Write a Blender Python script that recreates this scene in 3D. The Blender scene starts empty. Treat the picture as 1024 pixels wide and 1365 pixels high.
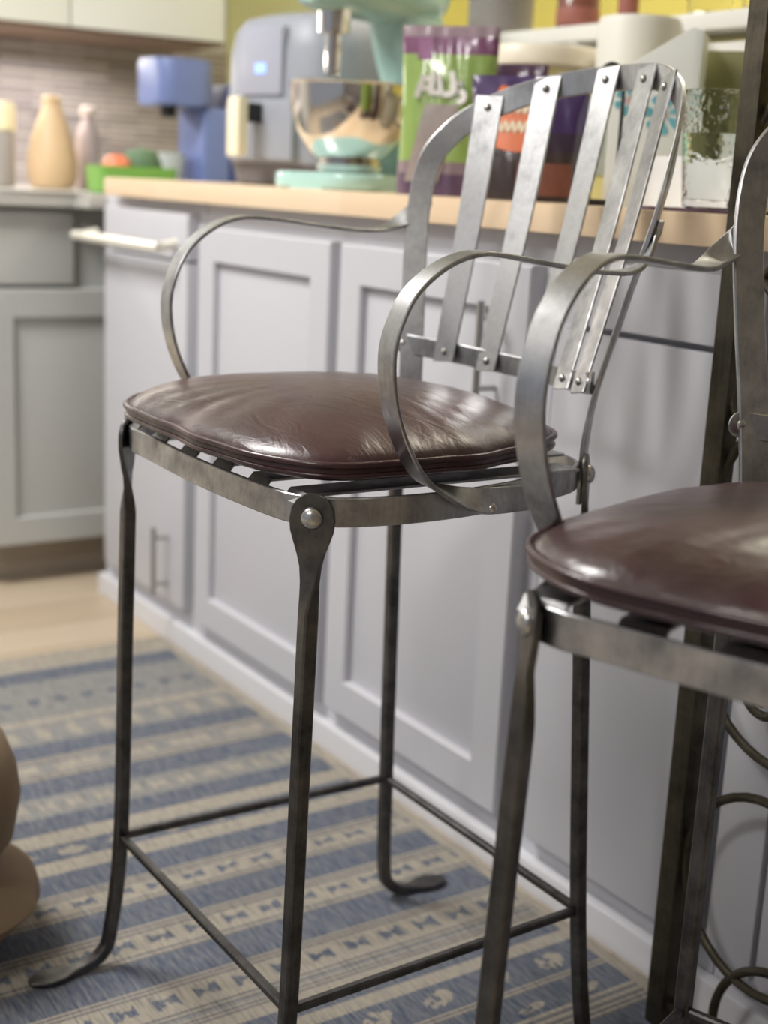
import bpy, bmesh, math, random
from mathutils import Vector, Matrix
random.seed(7)
C = bpy.context.scene.collection
SC = bpy.context.scene
PI = math.pi

# ------------------------------------------------------------------ camera
CAM_H = .935
def make_camera():
    cd = bpy.data.cameras.new('camera'); co = bpy.data.objects.new('camera', cd); C.objects.link(co)
    yaw, pitch, roll = math.radians(146.083), math.radians(-13.465), math.radians(2.777)
    f = Vector((math.cos(pitch)*math.cos(yaw), math.cos(pitch)*math.sin(yaw), math.sin(pitch)))
    r0 = Vector((math.sin(yaw), -math.cos(yaw), 0)); u0 = r0.cross(f)
    r = r0*math.cos(roll)+u0*math.sin(roll); u = -r0*math.sin(roll)+u0*math.cos(roll)
    co.matrix_world = Matrix(((r.x, u.x, -f.x, 0), (r.y, u.y, -f.y, 0), (r.z, u.z, -f.z, CAM_H), (0, 0, 0, 1)))
    cd.sensor_fit = 'VERTICAL'; cd.sensor_height = 36; cd.lens = 1828.7/1365*36
    cd.clip_start = .02; cd.clip_end = 50
    cd.dof.use_dof = True; cd.dof.focus_distance = 1.22; cd.dof.aperture_fstop = 3.9
    SC.camera = co
make_camera()
SC.view_settings.view_transform = 'Standard'; SC.view_settings.look = 'None'
SC.view_settings.gamma = 1; SC.view_settings.use_curve_mapping = False
SC.view_settings.exposure = 0.0

# ------------------------------------------------------------------ world and lights
w = bpy.data.worlds.new('world'); SC.world = w; w.use_nodes = True
w.node_tree.nodes['Background'].inputs[0].default_value = (.84, .89, 1, 1)
w.node_tree.nodes['Background'].inputs[1].default_value = .36
def area(name, loc, target, size, power, col=(1, .95, .88), sy=None):
    l = bpy.data.lights.new(name, 'AREA'); l.energy = power; l.color = col; l.size = size
    if sy: l.shape = 'RECTANGLE'; l.size_y = sy
    o = bpy.data.objects.new(name, l); C.objects.link(o); o.location = loc
    d = Vector(target)-Vector(loc); o.rotation_euler = d.to_track_quat('-Z', 'Y').to_euler()
    return o
area('ceiling_lamp_kitchen', (-2.3, -.1, 2.38), (-2.3, -.05, 0), .7, 62, (1, .98, .955))
area('ceiling_lamp_dining', (-.5, -1.2, 2.38), (-.9, .7, .5), .4, 24, (1, .98, .955))
area('under_cabinet_lamp', (-3.50, .85, 1.235), (-3.45, .85, .9), 1.2, 9, (1, .93, .86), .08)
area('ceiling_lamp_back_room', (-1.9, 2.35, 2.36), (-1.9, 2.6, 1.0), .5, 16, (1, .93, .75))

# ------------------------------------------------------------------ materials
def srgb(r, g, b):
    def c(v):
        v /= 255
        return v/12.92 if v <= .04045 else ((v+.055)/1.055)**2.4
    return (c(r), c(g), c(b), 1)
def newmat(name):
    m = bpy.data.materials.new(name); m.use_nodes = True
    return m, m.node_tree, m.node_tree.nodes['Principled BSDF']
def N(nt, typ, **kw):
    n = nt.nodes.new(typ)
    for k, v in kw.items():
        if k.startswith('i'): n.inputs[int(k[1:])].default_value = v
        else: setattr(n, k, v)
    return n
def mixc(nt, fac, a, b, mode='MIX'):
    n = nt.nodes.new('ShaderNodeMix'); n.data_type = 'RGBA'; n.blend_type = mode
    for i, v in ((0, fac), (6, a), (7, b)):
        if hasattr(v, 'node'): nt.links.new(v, n.inputs[i])
        else: n.inputs[i].default_value = v
    return n.outputs[2]
def mth(nt, op, a, b=None, c=None):
    n = nt.nodes.new('ShaderNodeMath'); n.operation = op
    for i, v in enumerate((a, b, c)):
        if v is None: continue
        if hasattr(v, 'node'): nt.links.new(v, n.inputs[i])
        else: n.inputs[i].default_value = v
    return n.outputs[0]
def coords(nt, kind='Object', scale=None):
    t = nt.nodes.new('ShaderNodeTexCoord')
    if scale is None: return t.outputs[kind]
    m = nt.nodes.new('ShaderNodeMapping'); m.inputs['Scale'].default_value = scale
    nt.links.new(t.outputs[kind], m.inputs[0]); return m.outputs[0]
def noise(nt, vec, scale=5, detail=4, rough=.55, dist=0):
    n = nt.nodes.new('ShaderNodeTexNoise'); n.inputs['Scale'].default_value = scale
    n.inputs['Detail'].default_value = detail; n.inputs['Roughness'].default_value = rough
    n.inputs['Distortion'].default_value = dist
    nt.links.new(vec, n.inputs['Vector']); return n.outputs[0]
def ramp(nt, fac, stops, interp='LINEAR'):
    n = nt.nodes.new('ShaderNodeValToRGB'); n.color_ramp.interpolation = interp
    el = n.color_ramp.elements
    while len(el) < len(stops): el.new(.5)
    for e, (p, c) in zip(el, stops):
        e.position = p; e.color = c if len(c) == 4 else (*c, 1)
    nt.links.new(fac, n.inputs[0]); return n.outputs[0]
def bump(nt, bs, h, strength=.2, dist=.002):
    b = nt.nodes.new('ShaderNodeBump'); b.inputs['Strength'].default_value = strength
    b.inputs['Distance'].default_value = dist
    nt.links.new(h, b.inputs['Height']); nt.links.new(b.outputs[0], bs.inputs['Normal'])
def paint(name, col, rough=.5, var=.06, scale=6, bmp=0, spec=.5, metallic=0, coat=0):
    m, nt, bs = newmat(name)
    v = coords(nt)
    n = noise(nt, v, scale)
    a = tuple(min(1, c*(1+var)) for c in col[:3])+(1,); b = tuple(c*(1-var) for c in col[:3])+(1,)
    nt.links.new(mixc(nt, n, b, a), bs.inputs['Base Color'])
    bs.inputs['Roughness'].default_value = rough; bs.inputs['Metallic'].default_value = metallic
    bs.inputs['Specular IOR Level'].default_value = spec; bs.inputs['Coat Weight'].default_value = coat
    if bmp: bump(nt, bs, noise(nt, v, scale*12), bmp)
    return m
def steel(name, c1, c2, rough=(.3, .5), scale=30):
    m, nt, bs = newmat(name)
    v = coords(nt)
    n1 = noise(nt, v, scale, 6, .65); n2 = noise(nt, v, scale*7, 3)
    st = noise(nt, coords(nt, 'Object', (260, 260, 14)), 1, 2)
    f = mth(nt, 'ADD', mth(nt, 'MULTIPLY', n1, .82), mth(nt, 'MULTIPLY', st, .18))
    nt.links.new(ramp(nt, f, [(.34, c1), (.66, c2)]), bs.inputs['Base Color'])
    bs.inputs['Metallic'].default_value = 1
    mr = nt.nodes.new('ShaderNodeMapRange'); mr.inputs[1].default_value = .3; mr.inputs[2].default_value = .7
    mr.inputs[3].default_value = rough[1]; mr.inputs[4].default_value = rough[0]
    nt.links.new(f, mr.inputs[0]); nt.links.new(mr.outputs[0], bs.inputs['Roughness'])
    bump(nt, bs, mth(nt, 'ADD', n2, st), .12, .0006)
    return m
M = {}
M['steel'] = steel('brushed_steel', (.26, .26, .265), (.55, .55, .555), (.28, .46))
M['steel_dark'] = steel('dark_forged_steel', (.062, .060, .060), (.165, .158, .154), (.32, .52))
M['rivet'] = steel('rivet_steel', (.4, .39, .38), (.62, .61, .6), (.22, .35))
M['iron'] = steel('aged_iron', (.055, .05, .038), (.13, .115, .085), (.45, .7), 22)
M['chrome'] = paint('polished_chrome', (.72, .69, .66, 1), .10, .02, metallic=1)
def leather():
    m, nt, bs = newmat('oxblood_leather')
    v = coords(nt)
    n = noise(nt, v, 9, 5, .6, .4); n2 = noise(nt, v, 70, 4)
    nt.links.new(ramp(nt, mth(nt, 'ADD', mth(nt, 'MULTIPLY', n, .8), mth(nt, 'MULTIPLY', n2, .2)),
        [(.35, (.026, .0075, .0095)), (.62, (.052, .0165, .0195)), (.8, (.075, .028, .028))]), bs.inputs['Base Color'])
    mr = nt.nodes.new('ShaderNodeMapRange'); mr.inputs[3].default_value = .20; mr.inputs[4].default_value = .44
    nt.links.new(n, mr.inputs[0]); nt.links.new(mr.outputs[0], bs.inputs['Roughness'])
    bs.inputs['Coat Weight'].default_value = .25; bs.inputs['Coat Roughness'].default_value = .22
    vo = nt.nodes.new('ShaderNodeTexVoronoi'); vo.inputs['Scale'].default_value = 420; nt.links.new(v, vo.inputs['Vector'])
    wr = noise(nt, coords(nt, 'Object', (14, 34, 14)), 1.6, 3, .5, 1.2)
    b1 = nt.nodes.new('ShaderNodeBump'); b1.inputs['Strength'].default_value = .22; b1.inputs['Distance'].default_value = .006
    nt.links.new(wr, b1.inputs['Height'])
    b2 = nt.nodes.new('ShaderNodeBump'); b2.inputs['Strength'].default_value = .12; b2.inputs['Distance'].default_value = .0006
    nt.links.new(vo.outputs[0], b2.inputs['Height']); nt.links.new(b1.outputs[0], b2.inputs['Normal'])
    nt.links.new(b2.outputs[0], bs.inputs['Normal'])
    return m
M['leather'] = leather()
M['cab'] = paint('grey_cabinet_paint', srgb(198, 198, 204), .42, .02, 3, .03)
M['cab_far'] = paint('warm_grey_cabinet_paint', srgb(186, 187, 184), .45, .02, 3, .03)
M['upper'] = paint('white_cabinet_paint', srgb(226, 228, 220), .4, .02, 3)
M['white_trim'] = paint('white_trim_paint', srgb(222, 222, 226), .45, .02, 5)
M['cab_under'] = paint('brown_cabinet_underside', srgb(120, 98, 84), .6, .12, 6)
M['toe'] = paint('beige_grey_toe_kick', srgb(160, 150, 138), .6)
M['laminate'] = paint('grey_laminate', srgb(186, 184, 178), .3, .08, 40)
M['nickel'] = paint('brushed_nickel', (.52, .51, .5, 1), .35, .03, 20, metallic=1)
M['handle_white'] = paint('white_enamel_bar', srgb(232, 228, 215), .3, .02)
M['dark'] = paint('black_wire', (.012, .012, .013, 1), .45, .1, 20)
def butcher():
    m, nt, bs = newmat('maple_butcher_block')
    t = coords(nt)
    br = nt.nodes.new('ShaderNodeTexBrick'); br.inputs['Scale'].default_value = 1
    br.inputs['Brick Width'].default_value = .34; br.inputs['Row Height'].default_value = .045; br.inputs['Mortar Size'].default_value = 0
    br.inputs['Color1'].default_value = srgb(240, 220, 190); br.inputs['Color2'].default_value = srgb(230, 202, 168)
    br.offset = .37
    nt.links.new(t, br.inputs['Vector'])
    g = noise(nt, coords(nt, 'Object', (4, 60, 60)), 1.5, 5)
    nt.links.new(mixc(nt, mth(nt, 'MULTIPLY', g, .4), br.outputs[0], srgb(212, 180, 142)), bs.inputs['Base Color'])
    bs.inputs['Roughness'].default_value = .38
    return m
M['butcher'] = butcher()
def woodfloor():
    m, nt, bs = newmat('oak_plank_floor')
    t = coords(nt)
    sp = nt.nodes.new('ShaderNodeMapping'); sp.inputs['Rotation'].default_value = (0, 0, PI/2); nt.links.new(t, sp.inputs[0])
    br = nt.nodes.new('ShaderNodeTexBrick'); br.inputs['Scale'].default_value = 1
    br.inputs['Brick Width'].default_value = 1.2; br.inputs['Row Height'].default_value = .14; br.inputs['Mortar Size'].default_value = .0015
    br.inputs['Color1'].default_value = srgb(204, 190, 168); br.inputs['Color2'].default_value = srgb(192, 176, 152); br.inputs['Mortar'].default_value = srgb(120, 98, 74)
    nt.links.new(sp.outputs[0], br.inputs['Vector'])
    g = noise(nt, coords(nt, 'Object', (60, 4, 10)), 1, 5)
    nt.links.new(mixc(nt, mth(nt, 'MULTIPLY', g, .5), br.outputs[0], srgb(166, 142, 114)), bs.inputs['Base Color'])
    bs.inputs['Roughness'].default_value = .4
    return m
M['floor'] = woodfloor()
def tiles():
    m, nt, bs = newmat('grey_mosaic_backsplash')
    t = nt.nodes.new('ShaderNodeTexCoord')
    sx = nt.nodes.new('ShaderNodeSeparateXYZ'); nt.links.new(t.outputs['Object'], sx.inputs[0])
    cb = nt.nodes.new('ShaderNodeCombineXYZ'); nt.links.new(sx.outputs[1], cb.inputs[0]); nt.links.new(sx.outputs[2], cb.inputs[1])
    br = nt.nodes.new('ShaderNodeTexBrick'); br.inputs['Scale'].default_value = 1
    br.inputs['Brick Width'].default_value = .15; br.inputs['Row Height'].default_value = .016; br.inputs['Mortar Size'].default_value = .0018
    br.inputs['Color1'].default_value = srgb(178, 172, 172); br.inputs['Color2'].default_value = srgb(124, 120, 124); br.inputs['Mortar'].default_value = srgb(96, 92, 94)
    br.offset = .43
    nt.links.new(cb.outputs[0], br.inputs['Vector'])
    n = noise(nt, coords(nt, 'Object', (1, 5, 40)), 1.5, 2)
    nt.links.new(mixc(nt, mth(nt, 'MULTIPLY', n, .5), br.outputs[0], srgb(150, 138, 132)), bs.inputs['Base Color'])
    bs.inputs['Roughness'].default_value = .3
    return m
M['tile'] = tiles()
M['wall_green'] = paint('yellow_green_wall_paint', srgb(210, 212, 168), .7, .04)
M['wall_pale'] = paint('pale_grey_wall_paint', srgb(214, 213, 208), .7, .03)
M['wall_yellow'] = paint('lemon_yellow_wall_paint', srgb(252, 236, 128), .7, .03)
M['ceiling'] = paint('white_ceiling_paint', srgb(235, 233, 228), .8, .02)

def glassmat(name, col=(1, 1, 1, 1), rough=.03, ior=1.45, bmp=0, bscale=90):
    m, nt, bs = newmat(name)
    bs.inputs['Base Color'].default_value = col; bs.inputs['Transmission Weight'].default_value = 1
    bs.inputs['Roughness'].default_value = rough; bs.inputs['IOR'].default_value = ior
    if bmp:
        vo = nt.nodes.new('ShaderNodeTexVoronoi'); vo.inputs['Scale'].default_value = bscale; vo.feature = 'SMOOTH_F1'
        nt.links.new(coords(nt), vo.inputs['Vector']); bump(nt, bs, vo.outputs[0], bmp, .003)
    return m
M['glass'] = glassmat('hammered_clear_glass', (.97, .985, .975, 1), .05, 1.3, .45, 170)
M['clear'] = glassmat('clear_plastic', (.96, .96, .94, 1), .12, 1.15)
M['water'] = glassmat('water', (.97, .98, .98, 1), .02, 1.33)

# rug materials use the UV map: u along the stripe in repeats, v across it
RB = srgb(74, 87, 110); RC = srgb(178, 168, 150); RT = srgb(140, 139, 136)
def rugmat(name, bg, fg=None, kind=None):
    m, nt, bs = newmat(name)
    t = nt.nodes.new('ShaderNodeTexCoord')
    v3 = t.outputs['Object']
    col = bg
    if kind:
        sx = nt.nodes.new('ShaderNodeSeparateXYZ'); nt.links.new(t.outputs['UV'], sx.inputs[0])
        wob = mth(nt, 'MULTIPLY', mth(nt, 'SUBTRACT', noise(nt, v3, 110, 3, .7), .5), .75)
        u = mth(nt, 'ABSOLUTE', mth(nt, 'SUBTRACT', mth(nt, 'FRACT', sx.outputs[0]), .5))
        vv = mth(nt, 'ADD', sx.outputs[1], wob)
        v = mth(nt, 'ABSOLUTE', mth(nt, 'SUBTRACT', vv, .5))
        if kind == 'diamond': s = mth(nt, 'ADD', u, mth(nt, 'MULTIPLY', v, 1.0)); mask = mth(nt, 'LESS_THAN', s, .34)
        elif kind == 'dots':
            s = mth(nt, 'ADD', mth(nt, 'POWER', u, 2), mth(nt, 'POWER', mth(nt, 'MULTIPLY', v, .7), 2)); mask = mth(nt, 'LESS_THAN', s, .05)
        elif kind == 'dash': mask = mth(nt, 'MULTIPLY', mth(nt, 'LESS_THAN', u, .36), mth(nt, 'LESS_THAN', v, .33))
        elif kind == 'hour':
            a = mth(nt, 'LESS_THAN', v, mth(nt, 'ADD', mth(nt, 'MULTIPLY', u, .8), .06)); mask = mth(nt, 'MULTIPLY', a, mth(nt, 'LESS_THAN', u, .30))
            mask = mth(nt, 'MULTIPLY', mask, mth(nt, 'LESS_THAN', v, .30))
        elif kind == 'lines': mask = mth(nt, 'GREATER_THAN', mth(nt, 'FRACT', mth(nt, 'MULTIPLY', sx.outputs[1], 2)), .5)
        elif kind == 'leaf':
            sl = mth(nt, 'FRACT', mth(nt, 'ADD', sx.outputs[0], mth(nt, 'MULTIPLY', vv, .35)))
            u2 = mth(nt, 'SUBTRACT', sl, .5)
            s = mth(nt, 'ADD', mth(nt, 'POWER', mth(nt, 'MULTIPLY', u2, 1.25), 2), mth(nt, 'POWER', mth(nt, 'MULTIPLY', v, 1.1), 2)); mask = mth(nt, 'LESS_THAN', s, .085)
            e = mth(nt, 'GREATER_THAN', mth(nt, 'ABSOLUTE', mth(nt, 'ADD', u2, mth(nt, 'MULTIPLY', v, .9))), .055)
            mask = mth(nt, 'MULTIPLY', mask, e)
        col = mixc(nt, mask, bg, fg)
    wear = noise(nt, coords(nt, 'Object', (26, 340, 1)), 1, 3, .75)
    big = noise(nt, v3, 7, 3)
    c2 = mixc(nt, mth(nt, 'MULTIPLY', ramp(nt, wear, [(.40, (0, 0, 0)), (.66, (1, 1, 1))]), .72), col, srgb(160, 157, 152))
    c3 = mixc(nt, mth(nt, 'MULTIPLY', big, .25), c2, srgb(112, 110, 110))
    dk = noise(nt, coords(nt, 'Object', (22, 420, 1)), 1, 2, .6)
    c3 = mixc(nt, mth(nt, 'MULTIPLY', ramp(nt, dk, [(.48, (0, 0, 0)), (.66, (1, 1, 1))]), .55), c3, srgb(70, 74, 84))
    nt.links.new(c3, bs.inputs['Base Color']); bs.inputs['Roughness'].default_value = .95
    bs.inputs['Specular IOR Level'].default_value = .1
    wv = nt.nodes.new('ShaderNodeTexWave'); wv.inputs['Scale'].default_value = 130; wv.bands_direction = 'Y'
    nt.links.new(v3, wv.inputs['Vector']); bump(nt, bs, mth(nt, 'ADD', wv.outputs[1], wear), .5, .0012)
    return m

# ------------------------------------------------------------------ helpers
def tag(o, label=None, cat=None, group=None, kind=None):
    if label: o['label'] = label
    if cat: o['category'] = cat
    if group: o['group'] = group
    if kind: o['kind'] = kind
    return o
def thing(name, label, cat, loc=(0, 0, 0), rz=0, group=None):
    o = bpy.data.objects.new(name, None); C.objects.link(o); o.empty_display_size = .05
    o.location = loc; o.rotation_euler = (0, 0, rz)
    return tag(o, label, cat, group)
def world_loc(p):
    v = Vector((0, 0, 0))
    while p is not None: v = v+p.location; p = p.parent
    return v
def obj(name, bm, mat, parent=None, smooth=True, local=True, auto=35):
    """link a bmesh as one mesh object; local=False: the shape is in room coordinates and is moved into its parent's frame"""
    bmesh.ops.recalc_face_normals(bm, faces=bm.faces)
    if parent is not None and not local:
        bmesh.ops.translate(bm, verts=bm.verts, vec=-world_loc(parent))
    me = bpy.data.meshes.new(name); bm.to_mesh(me); bm.free()
    mats = mat if isinstance(mat, list) else [mat]
    for m in mats: me.materials.append(m)
    if smooth:
        me.shade_smooth()
        me.set_sharp_from_angle(angle=math.radians(auto))
    o = bpy.data.objects.new(name, me); C.objects.link(o)
    if parent is not None: o.parent = parent
    return o
def struct(name, bm, mat, smooth=False):
    return tag(obj(name, bm, mat, smooth=smooth), kind='structure')
def bx(bm, x0, x1, y0, y1, z0, z1, bev=0, seg=2):
    r = bmesh.ops.create_cube(bm, size=1)
    vs = r['verts']
    for v in vs:
        v.co = Vector((x0 if v.co.x < 0 else x1, y0 if v.co.y < 0 else y1, z0 if v.co.z < 0 else z1))
    if bev:
        es = list({e for v in vs for e in v.link_edges})
        bmesh.ops.bevel(bm, geom=es, offset=bev, segments=seg, profile=.7, affect='EDGES')
    return bm
def box(*a, **k): return bx(bmesh.new(), *a, **k)
def catmull(pts, n=8, closed=False):
    P = [Vector(p) for p in pts]; out = []
    L = len(P); rng = L if closed else L-1
    for i in range(rng):
        if closed: a, b, c, d = P[(i-1) % L], P[i], P[(i+1) % L], P[(i+2) % L]
        else:
            b, c = P[i], P[i+1]
            a = P[i-1] if i else b*2-c
            d = P[i+2] if i+2 < L else c*2-b
        for k in range(n):
            t = k/n
            out.append(.5*((2*b)+(c-a)*t+(2*a-5*b+4*c-d)*t*t+(3*b-a-3*c+d)*t**3))
    if not closed: out.append(P[-1].copy())
    return out
def sweep(bm, pts, wd, wdt, thk, closed=False, ch=.22, prof=None):
    """sweep a chamfered flat bar; wd = one vector or a list giving the direction of the bar's width"""
    L = len(pts)
    if not isinstance(wd, list): wd = [Vector(wd)]*L
    if not isinstance(wdt, list): wdt = [wdt]*L
    if not isinstance(thk, list): thk = [thk]*L
    rings = []
    for i, p in enumerate(pts):
        if closed: T = pts[(i+1) % L]-pts[i-1]
        else: T = pts[min(i+1, L-1)]-pts[max(i-1, 0)]
        T.normalize(); W = Vector(wd[i]); W = (W-T*W.dot(T)).normalized(); Nn = T.cross(W)
        a, b = wdt[i]/2, thk[i]/2; c = min(a, b)*2*ch
        if prof == 'round':
            sh = [(a*math.cos(2*PI*k/10), b*math.sin(2*PI*k/10)) for k in range(10)]
        else:
            sh = [(a-c, -b), (a, -b+c), (a, b-c), (a-c, b), (-a+c, b), (-a, b-c), (-a, -b+c), (-a+c, -b)]
        rings.append([bm.verts.new(p+W*x+Nn*y) for x, y in sh])
    m = len(rings[0])
    for i in range(L if closed else L-1):
        r0, r1 = rings[i], rings[(i+1) % L]
        for k in range(m): bm.faces.new((r0[k], r0[(k+1) % m], r1[(k+1) % m], r1[k]))
    if not closed:
        bm.faces.new(rings[0][::-1]); bm.faces.new(rings[-1])
    return bm
def tube(bm, pts, r, closed=False):
    rr = r if isinstance(r, list) else [r]*len(pts)
    ups = []
    for i in range(len(pts)):
        T = (pts[min(i+1, len(pts)-1)]-pts[max(i-1, 0)]) if not closed else (pts[(i+1) % len(pts)]-pts[i-1])
        ups.append(Vector((0, 0, 1)) if abs(T.normalized().z) < .9 else Vector((1, 0, 0)))
    if len(set(map(tuple, ups))) > 1:      # one common reference keeps the tube from twisting
        av = Vector((.31, .77, .55)); ups = [av]*len(pts)
    return sweep(bm, pts, ups, [2*x for x in rr], [2*x for x in rr], closed, prof='round')
def lathe(bm, prof, c=(0, 0, 0), n=40, sx=1, sy=1, cap=True):
    rings = []
    for r, z in prof:
        rings.append([bm.verts.new((c[0]+sx*r*math.cos(2*PI*k/n), c[1]+sy*r*math.sin(2*PI*k/n), c[2]+z)) for k in range(n)])
    for a, b in zip(rings, rings[1:]):
        for k in range(n): bm.faces.new((a[k], a[(k+1) % n], b[(k+1) % n], b[k]))
    if cap:
        bm.faces.new(rings[0][::-1]); bm.faces.new(rings[-1])
    return bm
def dome(bm, c, nrm, r, h):
    nrm = Vector(nrm).normalized()
    q = Vector((0, 0, 1)).rotation_difference(nrm)
    n0 = len(bm.verts); new = []
    prof = [(r*1.0, -.001), (r, h*.25), (r*.86, h*.6), (r*.55, h*.9), (r*.2, h)]
    rings = []
    for rr, z in prof:
        rings.append([bm.verts.new(Vector(c)+q @ Vector((rr*math.cos(2*PI*k/14), rr*math.sin(2*PI*k/14), z))) for k in range(14)])
    for a, b in zip(rings, rings[1:]):
        for k in range(14): bm.faces.new((a[k], a[(k+1) % 14], b[(k+1) % 14], b[k]))
    bm.faces.new(rings[0][::-1]); bm.faces.new(rings[-1])
    return bm
def prism(bm, outline, origin, ux, uy, depth, bev=0):
    """extrude a 2-D outline lying in the plane (ux, uy) by depth along ux x uy"""
    ux, uy = Vector(ux), Vector(uy); nn = ux.cross(uy).normalized(); o = Vector(origin)
    a = [bm.verts.new(o+ux*x+uy*y) for x, y in outline]
    b = [bm.verts.new(o+ux*x+uy*y+nn*depth) for x, y in outline]
    L = len(a); fs = [bm.faces.new(a[::-1]), bm.faces.new(b)]
    for k in range(L): fs.append(bm.faces.new((a[k], a[(k+1) % L], b[(k+1) % L], b[k])))
    if bev:
        es = list({e for f in fs[:2] for e in f.edges})
        bmesh.ops.bevel(bm, geom=es, offset=bev, segments=2, profile=.6, affect='EDGES')
    return bm
def rrect(x0, x1, y0, y1, r, n=6):
    out = []
    for cx, cy, a0 in ((x1-r, y1-r, 0), (x0+r, y1-r, 90), (x0+r, y0+r, 180), (x1-r, y0+r, 270)):
        for k in range(n+1):
            a = math.radians(a0+90*k/n); out.append((cx+r*math.cos(a), cy+r*math.sin(a)))
    return out
def copy_tree(o, parent=None):
    c = o.copy(); C.objects.link(c)
    if parent is not None: c.parent = parent
    for ch in [x for x in bpy.data.objects if x.parent == o]: copy_tree(ch, c)
    return c
def text_bm(txt, size, depth):
    cu = bpy.data.curves.new('t', 'FONT'); cu.body = txt; cu.size = size; cu.extrude = depth; cu.align_x = 'CENTER'; cu.offset = size*.05
    o = bpy.data.objects.new('t', cu); C.objects.link(o)
    me = bpy.data.meshes.new_from_object(o); bm = bmesh.new(); bm.from_mesh(me)
    bpy.data.objects.remove(o); bpy.data.curves.remove(cu); bpy.data.meshes.remove(me)
    return bm

# ------------------------------------------------------------------ room shell
X_WALL = -3.68; Y_BACK = 2.6; Z_TOP = 2.45; F_Y = 1.155      # F_Y: face plane of the peninsula cabinets
struct('floor', box(-3.75, 2.6, -2.6, 2.7, -.05, 0), M['floor'])
struct('ceiling', box(-3.75, 2.6, -2.6, 2.7, Z_TOP, Z_TOP+.05), M['ceiling'])
struct('wall_left', box(X_WALL-.06, X_WALL, -2.6, 2.66, 0, Z_TOP), M['wall_pale'])
struct('trim_3', box(X_WALL, X_WALL+.006, 1.86, Y_BACK-.012, .3, 1.56), M['wall_green'])
struct('wall_right_added', box(1.5, 1.56, -2.6, 2.66, 0, Z_TOP), paint('taupe_wall_paint', srgb(160, 155, 151), .8, .04))  # unseen wall added to block world light and darken right-side reflections
struct('wall_back', box(X_WALL, 2.6, Y_BACK, Y_BACK+.06, 0, Z_TOP), M['wall_pale'])
struct('trim_2', box(X_WALL+.007, 1.2, Y_BACK-.012, Y_BACK, .3, 1.56), M['wall_yellow'])                  # lemon painted panel
struct('trim_1', box(X_WALL, X_WALL+.008, .0, 1.86, .884, 1.27), M['tile'])                     # tiled backsplash
struct('baseboard_front', box(-2.84, .3, 1.136, F_Y, 0, .046, bev=.003), M['white_trim'])

# ------------------------------------------------------------------ cabinets
def shaker(frame_bm_axis, a0, a1, z0, z1, face, thick, stile, mat, parent, name='door'):
    """shaker front in the plane axis = face; 'y' fronts face -y, 'x' fronts face +x; returns door (panel is its child)"""
    def B(bm, p0, p1, q0, q1, d0, d1, bev=.0025):
        if frame_bm_axis == 'y': bx(bm, p0, p1, face+d0, face+d1, q0, q1, bev=bev)
        else: bx(bm, face-d1, face-d0, p0, p1, q0, q1, bev=bev)
    bm = bmesh.new()
    def ring(q, d):
        out = []
        for a, z in ((a0+q, z0+q), (a1-q, z0+q), (a1-q, z1-q), (a0+q, z1-q)):
            out.append(bm.verts.new((a, face+d, z) if frame_bm_axis == 'y' else (face-d, a, z)))
        return out
    rs = [ring(0, thick), ring(0, .003), ring(.003, 0), ring(stile-.003, 0), ring(stile, .003), ring(stile, thick)]
    for i in range(6):
        p, q = rs[i], rs[(i+1) % 6]
        for k in range(4): bm.faces.new((p[k], p[(k+1) % 4], q[(k+1) % 4], q[k]))
    d = obj(name, bm, mat, parent, local=False)
    bm = bmesh.new(); B(bm, a0+stile-.004, a1-stile+.004, z0+stile-.004, z1-stile+.004, .012, thick-.001, .001)
    bmesh.ops.translate(bm, verts=bm.verts, vec=-world_loc(parent))
    p = obj('panel', bm, mat, d)
    return d
def bar_pull(x, z0, z1, y, parent, mat):
    bm = bmesh.new()
    tube(bm, [Vector((x, y-.032, z0)), Vector((x, y-.032, z1))], .0055)
    h = obj('handle', bm, mat, parent, local=False)
    for z in (z0+.022, z1-.022):
        bm = bmesh.new(); tube(bm, [Vector((x, y-.032, z)), Vector((x, y+.001, z))], .0045)
        bmesh.ops.translate(bm, verts=bm.verts, vec=-world_loc(parent)); obj('handle_post', bm, mat, h)
    return h
DF = 1.131      # front plane of the doors
# pull-out cabinet at the kitchen end
t = thing('base_cabinet', 'narrow grey pull-out cabinet at left end under butcher block, white towel bar across top', 'cabinet', (-2.6, F_Y, 0))
obj('body', box(-2.84, -2.352, F_Y, 1.72, .04, .884, bev=.003), M['cab'], t, local=False)
d = obj('drawer', box(-2.79, -2.385, DF, F_Y, .775, .862, bev=.004), M['cab'], t, local=False)
bm = bmesh.new(); yb = DF-.04
tube(bm, [Vector((-2.855, yb, .797)), Vector((-2.42, yb, .797))], .0105)
tb = tag(obj('towel_bar', bm, M['handle_white'], t, local=False), 'white towel bar')
for x in (-2.83, -2.435):
    bm = bmesh.new(); tube(bm, [Vector((x, yb, .797)), Vector((x, DF+.001, .805))], .009)
    bmesh.ops.translate(bm, verts=bm.verts, vec=-world_loc(t)); obj('bracket', bm, M['handle_white'], tb)
d = obj('door', box(-2.79, -2.385, DF, F_Y, .088, .770, bev=.004), M['cab'], t, local=False)
bar_pull(-2.455, .105, .245, DF, t, M['nickel'])
# two-door cabinet
t = thing('base_cabinet', 'wide grey cabinet behind the left stool with two tall recessed-panel doors', 'cabinet', (-1.84, F_Y, 0))
obj('body', box(-2.350, -1.346, F_Y, 1.72, .04, .884, bev=.003), M['cab'], t, local=False)
shaker('y', -2.335, -1.868, .082, .842, DF, .024, .062, M['cab'], t)
shaker('y', -1.838, -1.372, .082, .842, DF, .024, .062, M['cab'], t)
bar_pull(-1.432, .655, .792, DF, t, M['nickel'])
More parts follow.
